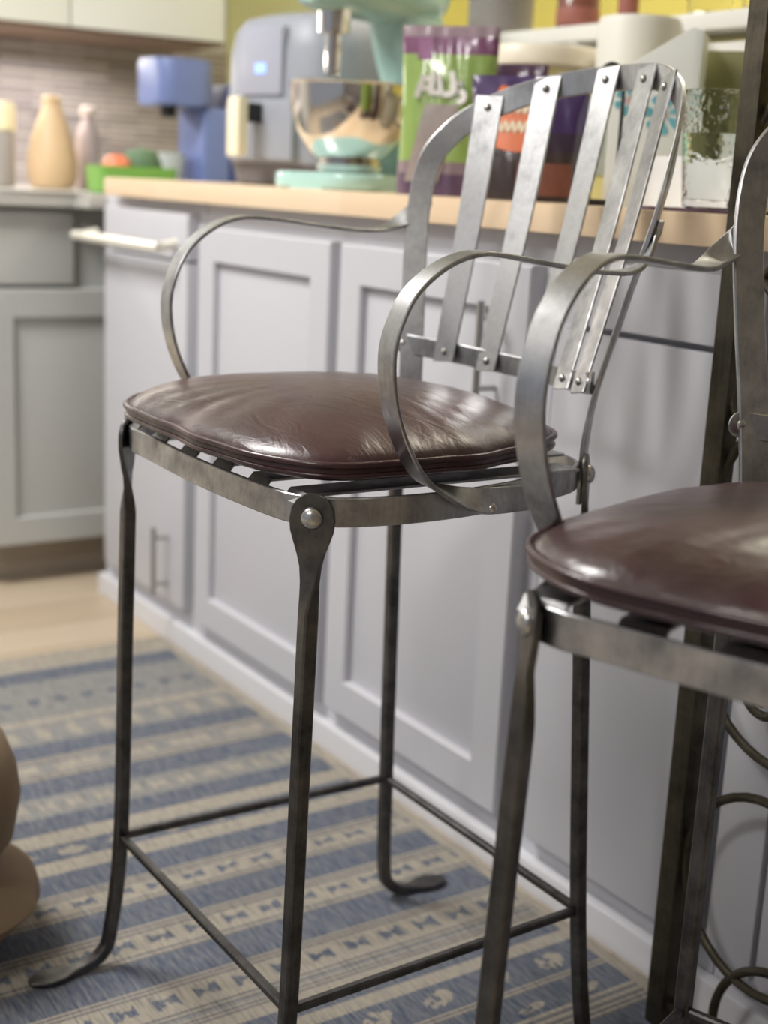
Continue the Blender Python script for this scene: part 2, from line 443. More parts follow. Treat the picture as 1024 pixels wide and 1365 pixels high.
# drawer-over-door cabinet
t = thing('base_cabinet', 'grey flat-front cabinet with drawer over door, left of the tall iron post', 'cabinet', (-1.16, F_Y, 0))
obj('body', box(-1.344, -.976, F_Y, 1.72, .04, .884, bev=.003), M['cab'], t, local=False)
obj('drawer', box(-1.315, -.986, DF, F_Y, .778, .856, bev=.003), M['cab'], t, local=False)
obj('door', box(-1.315, -.986, DF, F_Y, .082, .770, bev=.003), M['cab'], t, local=False)
t = thing('base_cabinet', 'grey flat-front cabinet at the right edge behind the iron scrollwork', 'cabinet', (-.66, F_Y, 0))
obj('body', box(-.974, -.3, F_Y, 1.72, .04, .884, bev=.003), M['cab'], t, local=False)
obj('drawer', box(-.972, -.62, DF, F_Y, .778, .856, bev=.003), M['cab'], t, local=False)
obj('door', box(-.972, -.905, DF, F_Y, .082, .770, bev=.003), M['cab'], t, local=False)
obj('door', box(-.897, -.62, DF, F_Y, .082, .770, bev=.003), M['cab'], t, local=False)
# butcher-block worktop
tag(obj('worktop', box(-2.765, -.25, 1.12, 1.80, .8845, .92, bev=.002), M['butcher']), 'pale maple butcher-block worktop running along the peninsula', 'worktop')
# far run
t = thing('base_cabinet', 'warm grey cabinet on the far left wall with drawer above panelled door', 'cabinet', (-3.3, 1.2, 0))
obj('body', box(X_WALL+.01, -2.972, .55, 1.72, .1, .852, bev=.002), M['cab_far'], t, local=False)
obj('toe_kick', box(X_WALL+.02, -3.02, .55, 1.72, 0, .1), M['toe'], t, local=False)
obj('drawer', box(-2.972, -2.95, .92, 1.125, .684, .842, bev=.003), M['cab_far'], t, local=False)
shaker('x', .925, 1.60, .098, .674, -2.95, .022, .064, M['cab_far'], t)
obj('drawer', box(-2.972, -2.95, .56, .915, .684, .842, bev=.003), M['cab_far'], t, local=False)
bm = prism(bmesh.new(), [(X_WALL+.009, .5), (-2.925, .5), (-2.925, 1.119), (-2.843, 1.119), (-2.843, 1.80), (X_WALL+.009, 1.80)], (0, 0, .8525), (1, 0, 0), (0, 1, 0), .0315, .006)
tag(obj('worktop', bm, M['laminate']), 'grey laminate worktop on the far left cabinets', 'worktop')
t = thing('wall_cabinet', 'off-white wall cabinet above the tiled backsplash at upper left', 'cabinet', (-3.5, 1.0, 1.26))
obj('body', box(X_WALL+.002, -3.372, .3, 1.69, 1.272, 2.1, bev=.002), M['upper'], t, local=False)
obj('underside', box(X_WALL+.009, -3.36, .3, 1.69, 1.258, 1.272), M['cab_under'], t, local=False)
for a, b in ((.31, .85), (.855, 1.27), (1.275, 1.685)):
    obj('door', box(-3.372, -3.35, a, b, 1.268, 2.09, bev=.002), M['upper'], t, local=False)

# ------------------------------------------------------------------ rug
def make_rug():
    S = [(-2.48, 'C'), (-2.395, 'B'), (-2.34, 'T'), (-2.26, 'dots'), (-2.22, 'T'), (-2.165, 'C'), (-2.142, 'cdots'), (-2.06, 'B'),
         (-2.005, 'lines'), (-1.985, 'dash'), (-1.945, 'lines'), (-1.922, 'B'), (-1.866, 'hourc'), (-1.80, 'B'), (-1.751, 'C'), (-1.712, 'diamond'),
         (-1.667, 'C'), (-1.632, 'B'), (-1.579, 'lines'), (-1.561, 'hour'), (-1.528, 'lines'), (-1.511, 'B'), (-1.458, 'lines'),
         (-1.440, 'hour'), (-1.402, 'lines'), (-1.384, 'B'), (-1.326, 'lines'), (-1.311, 'hour'), (-1.268, 'lines'), (-1.252, 'T'), (-1.246, 'lines'),
         (-1.232, 'C'), (-1.211, 'B'), (-1.190, 'C'), (-1.168, 'leaf'), (-1.114, 'lines'), (-1.101, 'B'), (-1.086, 'leaf'), (-1.058, 'lines'), (-1.034, 'lines'), (-1.018, 'B'),
         (-.965, 'lines'), (-.945, 'hour'), (-.90, 'B'), (-.85, 'C'), (-.82, 'diamond'), (-.77, 'C'), (-.74, 'B'), (-.69, 'hour'), (-.64, 'B'), (-.58, 'C'), (-.55, None)]
    mats = {'B': rugmat('rug_blue', RB), 'C': rugmat('rug_cream', RC), 'T': rugmat('rug_taupe', RT),
            'dots': rugmat('rug_dots', RT, RB, 'dots'), 'cdots': rugmat('rug_cream_dots', RT, RC, 'dots'), 'dash': rugmat('rug_dashes', RT, RC, 'dash'),
            'diamond': rugmat('rug_diamonds', RB, RC, 'diamond'), 'hour': rugmat('rug_hourglass', RC, RB, 'hour'), 'hourc': rugmat('rug_cream_hourglass', RT, RC, 'hour'),
            'lines': rugmat('rug_lines', RC, srgb(104, 102, 106), 'lines'), 'leaf': rugmat('rug_leaves', RB, RC, 'leaf')}
    keys = list(mats); per = {'diamond': .075, 'hour': .052, 'hourc': .045, 'leaf': .085, 'dots': .05, 'cdots': .055, 'dash': .10}
    bm = bmesh.new(); uv = bm.loops.layers.uv.new('UVMap')
    y0, y1, zt = -.75, 1.128, .006
    edge = 1.108
    for (x0, k), (x1, _) in zip(S, S[1:]):
        for (ya, yb, kk) in ((y0, edge, k), (edge, y1, 'C')):
            vs = [bm.verts.new(p) for p in ((x0, ya, zt), (x1, ya, zt), (x1, yb, zt), (x0, yb, zt))]
            f = bm.faces.new(vs); f.material_index = keys.index(kk); p = per.get(kk, .1)
            for l, (u, v) in zip(f.loops, ((ya/p, 0), (ya/p, 1), (yb/p, 1), (yb/p, 0))): l[uv].uv = (u, v)
    bmesh.ops.remove_doubles(bm, verts=bm.verts, dist=1e-5)
    r = bmesh.ops.extrude_face_region(bm, geom=list(bm.faces))
    bmesh.ops.translate(bm, verts=[v for v in r['geom'] if isinstance(v, bmesh.types.BMVert)], vec=(0, 0, -.0055))
    tag(obj('rug', bm, [mats[k] for k in keys], smooth=False), 'flat-woven blue and cream striped rug lying in front of the cabinets', 'rug')
make_rug()
RUG = .006

# ------------------------------------------------------------------ bar stool
O = Vector((-1.18, .757, RUG))
def sm(pts, n=6): return catmull([Vector(p) for p in pts], n)
def make_stool():
    root = thing('bar_stool', 'steel armed bar stool standing in full view on the rug, left of the other stool', 'stool', O, group='steel bar stools')
    def part(name, bm, mat, par=root, lab=None, **k):
        bmesh.ops.translate(bm, verts=bm.verts, vec=-O)
        o = obj(name, bm, mat, par, **k)
        if lab: o['label'] = lab
        return o
    # seat frame: a flat strap on edge bent round a rounded, slightly tapering outline
    zc, zh = .659, .026
    plan = [(-1.300, .572), (-1.165, .566), (-1.035, .571), (-.990, .583), (-.967, .612), (-.957, .670), (-.960, .745), (-.978, .830), (-1.000, .893),
            (-1.030, .922), (-1.085, .932), (-1.195, .936), (-1.305, .934), (-1.352, .921), (-1.372, .885), (-1.384, .800), (-1.384, .700), (-1.378, .630), (-1.364, .588), (-1.335, .573)]
    loop = catmull([Vector((x, y, zc)) for x, y in plan], 6, True)
    part('seat_frame', sweep(bmesh.new(), loop, (0, 0, 1), zh, .0045, True), M['steel'])
    # slats under the cushion, running front to back
    for i in range(6):
        x = -1.352+.0715*i; x = min(x, -.998)
        yb = .925 if -1.33 < x < -1.04 else .886
        pts = [Vector((x, .575, zc+.005)), Vector((x, .583, zc+.0138)), Vector((x, .62, zc+.0138)), Vector((x, yb-.03, zc+.0138)), Vector((x, yb, zc+.0138))]
        part('seat_slat', sweep(bmesh.new(), pts, (1, 0, 0), .034, .003), M['steel'])
    # legs: top, ring height, lower end, direction of the foot
    legs = [(Vector((-1.358, .579, .648)), Vector((-1.379, .579, .18)), Vector((-1.393, .572, .055)), -1, Vector((-.72, -.69, 0))),
            (Vector((-.968, .579, .648)), Vector((-.981, .579, .18)), Vector((-.984, .573, .055)), -1, Vector((.72, -.69, 0))),
            (Vector((-1.362, .930, .648)), Vector((-1.369, .944, .18)), Vector((-1.366, .946, .055)), 1, Vector((-.72, .69, 0))),
            (Vector((-1.020, .928, .648)), Vector((-.990, .944, .18)), Vector((-.972, .947, .055)), 1, Vector((.72, .69, 0)))]
    zf = RUG+.0056
    rings = []
    for top, rg, low, s, dg in legs:
        n = dg.normalized(); ux = Vector((-n.y, n.x, 0))*(1 if n.x*s > 0 else -1)
        if ux.x < 0: ux = -ux
        bm = bmesh.new()
        ax = (rg-top).normalized()
        path = catmull([top+ax*.085, top.lerp(rg, .45), rg, low, Vector((low.x, low.y+s*.010, .026)), Vector((low.x, low.y+s*.030, zf+.003)), Vector((low.x, low.y+s*.05, zf))], 5)
        head = []
        for d, w_, th in ((-.0310, .006, .004), (-.0295, .016, .0045), (-.025, .0285, .0048), (-.018, .0365, .005), (-.008, .0395, .005), (.002, .0375, .005), (.012, .031, .0052), (.022, .0245, .0056), (.034, .019, .0065), (.048, .0162, .009), (.062, .0148, .0125), (.074, .0145, .0142)):
            head.append((top+ax*d+n*.0025*max(0, 1-max(0, d)/.07), w_, th))
        pts = [h[0] for h in head]+path
        wds = [ux.lerp(Vector((1, 0, 0)), max(0, min(1, (i-7)/4))) for i in range(len(head))]+[Vector((1, 0, 0))]*len(path)
        sweep(bm, pts, wds, [h[1] for h in head]+[.0145]*len(path), [h[2] for h in head]+[.0145]*(len(path)-10)+[.0145-.0065*k/9 for k in range(10)], ch=.12)
        lg = part('leg', bm, M['steel_dark'])
        # flattened spoon-shaped foot
        ft = [Vector((low.x, low.y+s*(.04+.012*k), zf)) for k in range(6)]
        bm = sweep(bmesh.new(), ft, (1, 0, 0), [.014, .021, .029, .032, .027, .012], [.009, .0075, .006, .0055, .005, .004], ch=.15)
        bmesh.ops.translate(bm, verts=bm.verts, vec=-O); obj('foot', bm, M['steel_dark'], lg)
        bm = dome(bmesh.new(), top-ax*.010+n*.0045, n, .0100, .0072); bmesh.ops.translate(bm, verts=bm.verts, vec=-O); obj('rivet', bm, M['rivet'], lg)
        rings.append(rg)
    for a, b in ((0, 1), (1, 3), (3, 2), (2, 0)):
        p, q = rings[a], rings[b]; d = (q-p).normalized()*.007
        part('stretcher', sweep(bmesh.new(), [p+d, p.lerp(q, .5), q-d], (0, 0, 1), .0092, .0092, ch=.2), M['steel_dark'])
    # back hoop
    hp = [(-1.350, .940, .625), (-1.356, .941, .70), (-1.368, .948, .77), (-1.383, .957, .84), (-1.396, .968, .91), (-1.398, .981, .962), (-1.387, .998, .992), (-1.370, 1.021, 1.016),
          (-1.334, 1.054, 1.040), (-1.292, 1.078, 1.053), (-1.244, 1.094, 1.060), (-1.184, 1.098, 1.062), (-1.128, 1.088, 1.059), (-1.080, 1.065, 1.045), (-1.046, 1.041, 1.026),
          (-1.016, 1.010, .990), (-.998, .984, .950), (-.999, .972, .905), (-1.006, .962, .86), (-1.020, .951, .79), (-1.034, .945, .73), (-1.034, .938, .68), (-1.033, .937, .625)]
    hoop = catmull([Vector(p) for p in hp], 6)
    def inward(p):
        v = Vector((-1.197-p.x, .80-p.y, 0)); return v.normalized()
    wd = []
    for i, p in enumerate(hoop):
        T = (hoop[min(i+1, len(hoop)-1)]-hoop[max(i-1, 0)]).normalized(); wd.append(inward(p).cross(T))
    part('back_frame', sweep(bmesh.new(), hoop, wd, .028, .0052), M['steel'])
    # cross bar at the foot of the back
    cb = [(-1.374, .940, .748), (-1.340, .953, .746), (-1.300, .968, .7435), (-1.254, .981, .741), (-1.184, .989, .739), (-1.113, .977, .740), (-1.063, .957, .744), (-1.030, .938, .749)]
    cbar = catmull([Vector(p) for p in cb], 6)
    part('cross_bar', sweep(bmesh.new(), cbar, (0, 0, 1), .023, .004), M['steel'])
    for p in (Vector(cb[0]), Vector(cb[-1])):
        n = inward(p)
        bo = part('bolt', dome(bmesh.new(), p+n*.0012, n, .0115, .0028), M['steel'])
        bm = dome(bmesh.new(), p+n*.0036, n, .0055, .0035); bmesh.ops.translate(bm, verts=bm.verts, vec=-O); obj('bolt_head', bm, M['rivet'], bo)
    # five flat slats
    tops = [(-1.357, 1.036, 1.030), (-1.298, 1.076, 1.053), (-1.217, 1.097, 1.062), (-1.149, 1.092, 1.060), (-1.093, 1.071, 1.049)]
    bots = [(-1.313, .962, .745), (-1.254, .981, .741), (-1.178, .988, .739), (-1.113, .977, .741), (-1.063, .957, .745)]
    for a, b in zip(tops, bots):
        a, b = Vector(a), Vector(b); na = inward(a); nb = Vector((-1.19-b.x, .50-b.y, 0)).normalized()
        up = (a-b).normalized()
        p0, p1 = a+na*.0052+up*.012, b+nb*.0048-up*.012
        mid = p0.lerp(p1, .5)-((na+nb)*.5)*.004
        pts = catmull([p0, mid, p1], 8)
        L = len(pts); wds = []
        for i in range(L):
            n = na.lerp(nb, i/(L-1)); wds.append(n.cross((pts[min(i+1, L-1)]-pts[max(i-1, 0)]).normalized()))
        s = part('back_slat', sweep(bmesh.new(), pts, wds, [.0345-.004*i/(L-1) for i in range(L)], .0032), M['steel'])
        for c_, n_ in ((a+na*.0066-up*.002, na), (b+nb*.0060, nb)):
            bm = dome(bmesh.new(), c_, n_, .0045, .004)
            bmesh.ops.translate(bm, verts=bm.verts, vec=-O); obj('rivet', bm, M['rivet'], s)
    # arms: flat strap curling forward from the hoop and back down under the frame
    prof = [(.969, .915), (.957, .897), (.936, .884), (.890, .8795), (.830, .884), (.765, .890), (.728, .889), (.694, .876), (.664, .850), (.648, .815), (.645, .785), (.650, .752), (.663, .718), (.684, .687), (.714, .671), (.750, .661), (.800, .660)]
    for sgn, xs in ((-1, (-1.4015, -1.411, -1.394)), (1, (-.992, -.950, -.951))):
        side = [p for p in hoop if (p.x < -1.2) == (sgn < 0)]
        def back(z):
            p = min(side, key=lambda q: abs(q.z-z)).copy(); n = inward(p); p -= n*.0056; p.z = z; return p, Vector((-n.y, n.x, 0))
        pts = []; wds = []
        for z in (.924, .908):
            p, w_ = back(z-(.012 if sgn > 0 else 0)); pts.append(p); wds.append(w_ if w_.x > 0 else -w_)
        pr = prof[2:]
        for i, (y, z) in enumerate(pr):
            u = i/(len(pr)-1)
            x = xs[0]+(xs[1]-xs[0])*min(1, u/.3) if u < .6 else xs[1]+(xs[2]-xs[1])*(u-.6)/.4
            if i == 0: x += sgn*.010
            if sgn > 0: y *= 1-.016*math.sin(PI*i/(len(pr)-1))**.7
            if sgn > 0: z -= .018*max(0, 1-i/8)
            pts.append(Vector((x, y, z)))
            wds.append(Vector((1, 0, 0)) if i < len(pr)-3 else Vector((1, 0, 0)).lerp(Vector((0, 0, -1)), (i-len(pr)+4)/3))
        wds[2] = wds[1].lerp(Vector((1, 0, 0)), .55)
        wds = catmull(wds, 6); pts = catmull(pts, 6)
        a = part('arm', sweep(bmesh.new(), pts, wds, .0245, .0042), M['steel'])
        bm = dome(bmesh.new(), Vector((xs[2]+sgn*.003, .755, .654)), (sgn, 0, 0), .005, .004)
        bmesh.ops.translate(bm, verts=bm.verts, vec=-O); obj('rivet', bm, M['rivet'], a)
    return root
stool = make_stool()
SH, TH = Vector((.624, .040, 0)), math.radians(20)
s2 = copy_tree(stool); s2.location = O+SH; s2.rotation_euler = (0, 0, TH)
s2['label'] = 'steel armed bar stool cut off by the right edge, in front of the iron post'

# ------------------------------------------------------------------ seat cushions
def make_cushion():
    root = thing('seat_cushion', 'oxblood leather seat cushion on the stool standing in full view', 'cushion', (O.x, O.y, .6748), group='leather seat cushions')
    cx, cy = -1.179-O.x, .738-O.y
    def outline(a):
        c, s = math.cos(a), math.sin(a)
        n = 4.4 if s < 0 else 3.2
        r = 1/((abs(c)**n+abs(s)**n)**(1/n))
        x = .213*c*r; y = .180*s*r
        y += -.006*(1-(x/.22)**2) if s < 0 else .010*(1-(x/.22)**2)
        x *= 1-.15*max(0, y)/.18
        wob = .0018*math.sin(9*a+1)+.0012*math.sin(17*a)
        return x*(1+wob/.2), y*(1+wob/.2)
    NA, NR = 120, 18
    bm = bmesh.new()
    def ztop(s, a): 
        ex = max(0, 1-s**2.6)**.72
        wr = .0011*math.sin(26*a+3*math.sin(3*a))*s**5*(1-s)*9
        return .0245+.0375*ex+wr
    seam = .024
    rings = []
    for j in range(1, NR+1):
        s = (j/NR)**.8
        ring = []
        for k in range(NA):
            a = 2*PI*k/NA; x, y = outline(a); ring.append(bm.verts.new((cx+x*s, cy+y*s, ztop(s, a))))
        rings.append(ring)
    for dz, sc in ((.018, 1.006), (.0125, 1.0), (.0085, .96), (.004, .85), (.001, .65), (0, .4)):
        ring = []
        for k in range(NA):
            a = 2*PI*k/NA; x, y = outline(a); ring.append(bm.verts.new((cx+x*sc, cy+y*sc, dz)))
        rings.append(ring)
    for r0, r1 in zip(rings, rings[1:]):
        for k in range(NA): bm.faces.new((r0[k], r0[(k+1) % NA], r1[(k+1) % NA], r1[k]))
    c0 = bm.verts.new((cx, cy, .062))
    for k in range(NA): bm.faces.new((c0, rings[0][k], rings[0][(k+1) % NA]))
    bm.faces.new(rings[-1])
    obj('cover', bm, M['leather'], root, auto=80)
    for z, sc, nm in ((seam, 1.006, 'piping'), (.0145, 1.003, 'piping')):
        pts = []
        for k in range(NA):
            a = 2*PI*k/NA; x, y = outline(a); pts.append(Vector((cx+x*sc, cy+y*sc, z)))
        bm = bmesh.new(); sweep(bm, pts, (0, 0, 1), .0064 if z == seam else .0048, .0064 if z == seam else .0048, True, prof='round')
        obj(nm, bm, M['leather'], root, auto=80)
    return root
cush = make_cushion()
c2 = copy_tree(cush); c2.location = (O.x+SH.x-.006, O.y+SH.y+.004, .6748); c2.rotation_euler = (0, 0, TH)
c2['label'] = 'oxblood leather seat cushion on the stool cut off at the right edge'

# ------------------------------------------------------------------ iron rack with scrollwork, between the right stool and the cabinets
def make_rack():
    x0, y0 = -.979, 1.076
    t = thing('scroll_rack', 'tall dark iron rack with curled scrollwork beside the right stool', 'rack', (x0, y0, 0))
    for xx in (x0, x0+.62):
        obj('post', box(xx-.0125, xx+.0125, y0-.011, y0+.011, .0, 1.75, bev=.0015), M['iron'], t, local=False)
    def arc(cx, cz, r, a0, a1, n=28, spiral=0):
        return [Vector((cx+(r-spiral*k/n)*math.cos(math.radians(a0+(a1-a0)*k/n)), y0, cz+(r-spiral*k/n)*math.sin(math.radians(a0+(a1-a0)*k/n)))) for k in range(n+1)]
    dx = -.022
    S = [arc(-.835+dx, .485, .115, 200, 430, spiral=.0), arc(-.835+dx, .222, .108, 60, 330), arc(-.86+dx, .442, .030, 90, 620, 40, .020),
         arc(-.835+dx, .62, .118, 130, 250), arc(-.835+dx, .78, .12, 110, 290), arc(-.79+dx, .06, .09, 60, 200), arc(-.83+dx, .95, .13, 100, 260)]
    for p in S:
        bm = bmesh.new(); tube(bm, p, .0052); obj('scroll', bm, M['iron'], t, local=False)
    for z in (.03, .56, 1.70):
        obj('rail', box(x0+.0125, x0+.6075, y0-.006, y0+.006, z, z+.012, bev=.001), M['iron'], t, local=False)
    return t
make_rack()

# ------------------------------------------------------------------ tan canvas bag at the lower left
def make_bag():
    t = thing('canvas_bag', 'slouched tan canvas bag on the rug at lower left edge', 'bag', (-1.538, .390, RUG))
    m = paint('tan_canvas', srgb(130, 110, 86), .85, .15, 9, .25)
    bm = bmesh.new()
    prof = [(.080, .0), (.092, .008), (.108, .028), (.126, .052), (.141, .066), (.144, .072), (.136, .080), (.112, .096), (.098, .108), (.094, .115)]
    def lump(prof, c, sx, sy, seed, jag):
        n = 44; rings = []
        for r, z in prof:
            ring = []
            for k in range(n):
                a = 2*PI*k/n
                rr = r*(1+jag*(.6*math.sin(3*a+seed)+.4*math.sin(5*a+2*seed+z*20)))
                ring.append(bm.verts.new((c[0]+sx*rr*math.cos(a), c[1]+sy*rr*math.sin(a), c[2]+z)))
            rings.append(ring)
        for a, b in zip(rings, rings[1:]):
            for k in range(n): bm.faces.new((a[k], a[(k+1) % n], b[(k+1) % n], b[k]))
        bm.faces.new(rings[0][::-1]); bm.faces.new(rings[-1])
    lump(prof, (0, 0, .001), 1, 1, 1.2, .05)
    o = obj('body', bm, m, t, auto=70)
    bm = bmesh.new()
    lump([(.02, .0), (.090, .004), (.116, .04), (.126, .09), (.122, .12), (.108, .155), (.082, .18), (.04, .195), (.01, .20)], (-.008, 0, .106), 1, .97, 1.2, .02)
    obj('flap', bm, m, t, auto=70)
make_bag()

# ------------------------------------------------------------------ things on the far worktop
ZF = .884; ZC = .92
def solid(name, prof, loc, mat, label, cat, n=40, sx=1, sy=1, group=None):
    o = obj(name, lathe(bmesh.new(), prof, (0, 0, 0), n, sx, sy), mat, auto=45); o.location = loc
    return tag(o, label, cat, group)
solid('vase', [(.030, 0), (.052, .003), (.060, .03), (.060, .07), (.050, .115), (.036, .155), (.024, .185), (.021, .20), (.024, .212), (.019, .217), (.008, .218)], (-3.3, 1.205, ZF), paint('tan_wood', srgb(214, 184, 146), .5, .08, 12), 'tan gourd-shaped vase on the far grey worktop', 'vase')
t = thing('bottle', 'pinkish slim bottle just right of the tan vase', 'bottle', (-3.36, 1.318, ZF))
obj('body', lathe(bmesh.new(), [(.02, 0), (.030, .004), (.031, .12), (.022, .15), (.014, .165), (.013, .178)]), paint('pinkish_plastic', srgb(178, 164, 162), .4, .05), t)
obj('cap', lathe(bmesh.new(), [(.016, .178), (.017, .18), (.017, .198), (.014, .2)]), paint('pale_pink_cap', srgb(225, 208, 200), .4), t)
t = thing('canister', 'grey canister with a warm light patch painted as its lid at the far left edge', 'canister', (-3.33, 1.085, ZF))
obj('body', lathe(bmesh.new(), [(.03, 0), (.036, .004), (.037, .125), (.034, .13)]), paint('grey_ceramic', srgb(160, 154, 150), .4), t)
obj('lid', lathe(bmesh.new(), [(.036, .130), (.039, .133), (.039, .185), (.033, .196), (.01, .198)]), paint('painted_warm_light', srgb(250, 238, 200), .5), t)  # cream lid colour stands in for a patch of warm light
# green tray with produce
t = thing('tray', 'bright green tray holding produce at left end of the butcher block', 'tray', (-2.965, 1.265, ZF), math.radians(-8))
bm = bmesh.new()
rr = [[bm.verts.new((x, y, z)) for x, y in rrect(-.07+i, .07-i, -.085+i, .085-i, .02)] for i, z in ((.006, 0), (0, .004), (-.004, .056), (-.004, .060), (.001, .060), (.005, .006))]
for a, b in zip(rr, rr[1:]):
    for k in range(len(a)): bm.faces.new((a[k], a[(k+1) % len(a)], b[(k+1) % len(a)], b[k]))
bm.faces.new(rr[0][::-1]); bm.faces.new(rr[-1])
obj('tub', bm, paint('green_plastic', srgb(116, 168, 74), .45), t)
tag(solid('tomato', [(.004, 0), (.021, .003), (.032, .020), (.034, .036), (.028, .056), (.014, .067), (.003, .064)], (-2.945, 1.222, ZF+.018), paint('orange_red_skin', srgb(226, 128, 92), .35), 'orange-red tomato resting in the green tray', 'tomato'))
solid('lettuce', [(.008, 0), (.03, .006), (.044, .03), (.046, .06), (.034, .088), (.006, .095)], (-2.975, 1.295, ZF+.0075), paint('dark_green_leaf', srgb(92, 122, 90), .6, .3, 30, .4), 'dark green leafy head lying in the green tray', 'vegetable', sy=1.0)

# coffee maker
t = thing('coffee_maker', 'blue single-cup coffee maker at left behind the green tray', 'coffee maker', (-3.13, 1.525, ZF))
mb = paint('slate_blue_plastic', srgb(112, 128, 178), .4, .04); mbd = paint('navy_plastic', srgb(66, 80, 128), .4, .04)
obj('base', box(-.085, .085, -.10, .12, 0, .022, bev=.006), mbd, t)
obj('column', box(-.075, .075, -.035, .035, .022, .205, bev=.012), mb, t)
obj('tank', box(-.078, .078, .036, .135, .022, .265, bev=.015), mbd, t)
bm = bmesh.new(); prism(bm, rrect(-.085, .085, -.150, -.008, .04), (0, 0, .206), (1, 0, 0), (0, 1, 0), .105, .012)
hd = obj('head', bm, mb, t)
obj('nozzle', lathe(bmesh.new(), [(.012, .178), (.018, .18), (.02, .206), (.01, .2062)], (0, -.095, 0)), M['dark'], t)
t2 = solid('mug', [(.022, 0), (.03, .003), (.034, .04), (.034, .075), (.031, .075), (.028, .006), (.004, .004)], (-3.13, 1.44, ZF+.0235), paint('grey_glaze', srgb(178, 184, 184), .3), 'small pale cup standing on the coffee maker', 'cup')

# ------------------------------------------------------------------ air fryer
t = thing('air_fryer', 'large rounded grey air fryer with cream handle on the butcher block', 'air fryer', (-2.43, 1.445, ZC), math.radians(12))
mg = paint('matte_blue_grey_plastic', srgb(150, 154, 164), .45, .03); mgd = paint('dark_grey_plastic', srgb(102, 98, 102), .5, .05)
bm = bmesh.new()
def sq(r, n=3.4, N_=64, sx=1, sy=1): 
    return [(sx*r*math.copysign(abs(math.cos(a))**(2/n), math.cos(a)), sy*r*math.copysign(abs(math.sin(a))**(2/n), math.sin(a))) for a in [2*PI*k/N_ for k in range(N_)]]
def stack(bm, levels, n=3.4, sx=1, sy=1):
    rings = [[bm.verts.new((x, y, z)) for x, y in sq(r, n, 64, sx, sy)] for r, z in levels]
    for a, b in zip(rings, rings[1:]):
        for k in range(64): bm.faces.new((a[k], a[(k+1) % 64], b[(k+1) % 64], b[k]))
    bm.faces.new(rings[0][::-1]); bm.faces.new(rings[-1]); return bm
obj('base', stack(bmesh.new(), [(.137, 0), (.147, .004), (.152, .03), (.154, .042)]), mgd, t)
obj('housing', stack(bmesh.new(), [(.156, .042), (.160, .06), (.162, .16), (.159, .25), (.152, .285), (.137, .308), (.10, .320), (.03, .323)]), mg, t)
obj('control_panel', box(-.062, .062, -.1685, -.12, .165, .290, bev=.010), paint('grey_lavender_panel', srgb(164, 166, 180), .3), t)
m, nt, bs = newmat('lit_display'); bs.inputs['Emission Color'].default_value = srgb(150, 180, 255); bs.inputs['Emission Strength'].default_value = 1.4; bs.inputs['Base Color'].default_value = srgb(120, 150, 230)
obj('display', box(-.012, .018, -.1702, -.1687, .205, .223, bev=.001), m, t)
obj('drawer', box(-.098, .098, -.171, -.12, .046, .158, bev=.014), mg, t)
h = obj('handle', box(-.017, .017, -.232, -.206, .052, .160, bev=.009), paint('cream_handle', srgb(246, 236, 206), .4), t)
obj('handle_bracket', box(-.015, .015, -.2065, -.171, .115, .150, bev=.004), M['dark'], t)

# ------------------------------------------------------------------ stand mixer
t = thing('stand_mixer', 'mint green stand mixer with steel bowl on the butcher block', 'stand mixer', (-2.07, 1.285, ZC), math.radians(20))
mm = paint('mint_enamel', srgb(176, 214, 208), .25, .02, coat=.4)
bm = bmesh.new(); prism(bm, rrect(-.105, .105, -.115, .235, .07, 8), (0, 0, 0), (1, 0, 0), (0, 1, 0), .028, .009)
obj('base', bm, mm, t)
bm = bmesh.new()
L_ = [(.050, .050, .160, .028), (.045, .046, .162, .07), (.040, .040, .164, .12), (.040, .042, .162, .18), (.046, .056, .155, .225), (.052, .07, .145, .30)]
rings = []
for sx, sy, cy, z in L_: rings.append([bm.verts.new((x*sx, cy+y*sy, z)) for x, y in sq(1, 3.2, 40)])
for a, b in zip(rings, rings[1:]):
    for k in range(40): bm.faces.new((a[k], a[(k+1) % 40], b[(k+1) % 40], b[k]))
bm.faces.new(rings[0][::-1]); bm.faces.new(rings[-1])
obj('column', bm, mm, t)
bm = bmesh.new(); rings = []
for y, r, z in ((-.125, .022, .334), (-.12, .045, .334), (-.10, .058, .335), (-.02, .064, .337), (.06, .067, .339), (.15, .065, .340), (.20, .055, .340), (.23, .03, .340), (.235, .01, .340)):
    rings.append([bm.verts.new((r*math.cos(2*PI*k/32), y, z+r*.88*math.sin(2*PI*k/32))) for k in range(32)])
for a, b in zip(rings, rings[1:]):
    for k in range(32): bm.faces.new((a[k], a[(k+1) % 32], b[(k+1) % 32], b[k]))
bm.faces.new(rings[0][::-1]); bm.faces.new(rings[-1])
hd = obj('head', bm, mm, t)
bm = bmesh.new(); lathe(bm, [(.009, .185), (.013, .188), (.014, .25), (.026, .252), (.030, .296), (.026, .296)], (0, -.055, 0)); obj('attachment_hub', bm, M['chrome'], hd)
obj('speed_lever', box(.062, .085, .10, .106, .326, .332, bev=.001), M['chrome'], t)
bl = obj('bowl', lathe(bmesh.new(), [(.045, .028), (.055, .031), (.058, .042), (.052, .05), (.070, .062), (.092, .095), (.104, .135), (.107, .172), (.110, .174), (.1075, .176), (.105, .172), (.102, .135), (.09, .098), (.066, .066), (.01, .062)], n=56), M['chrome'], t)
bm = bmesh.new(); tube(bm, catmull([Vector(p) for p in ((.100, .02, .15), (.128, .03, .152), (.138, .03, .125), (.128, .03, .10), (.095, .02, .105))], 6), .005)
obj('bowl_handle', bm, M['chrome'], bl)

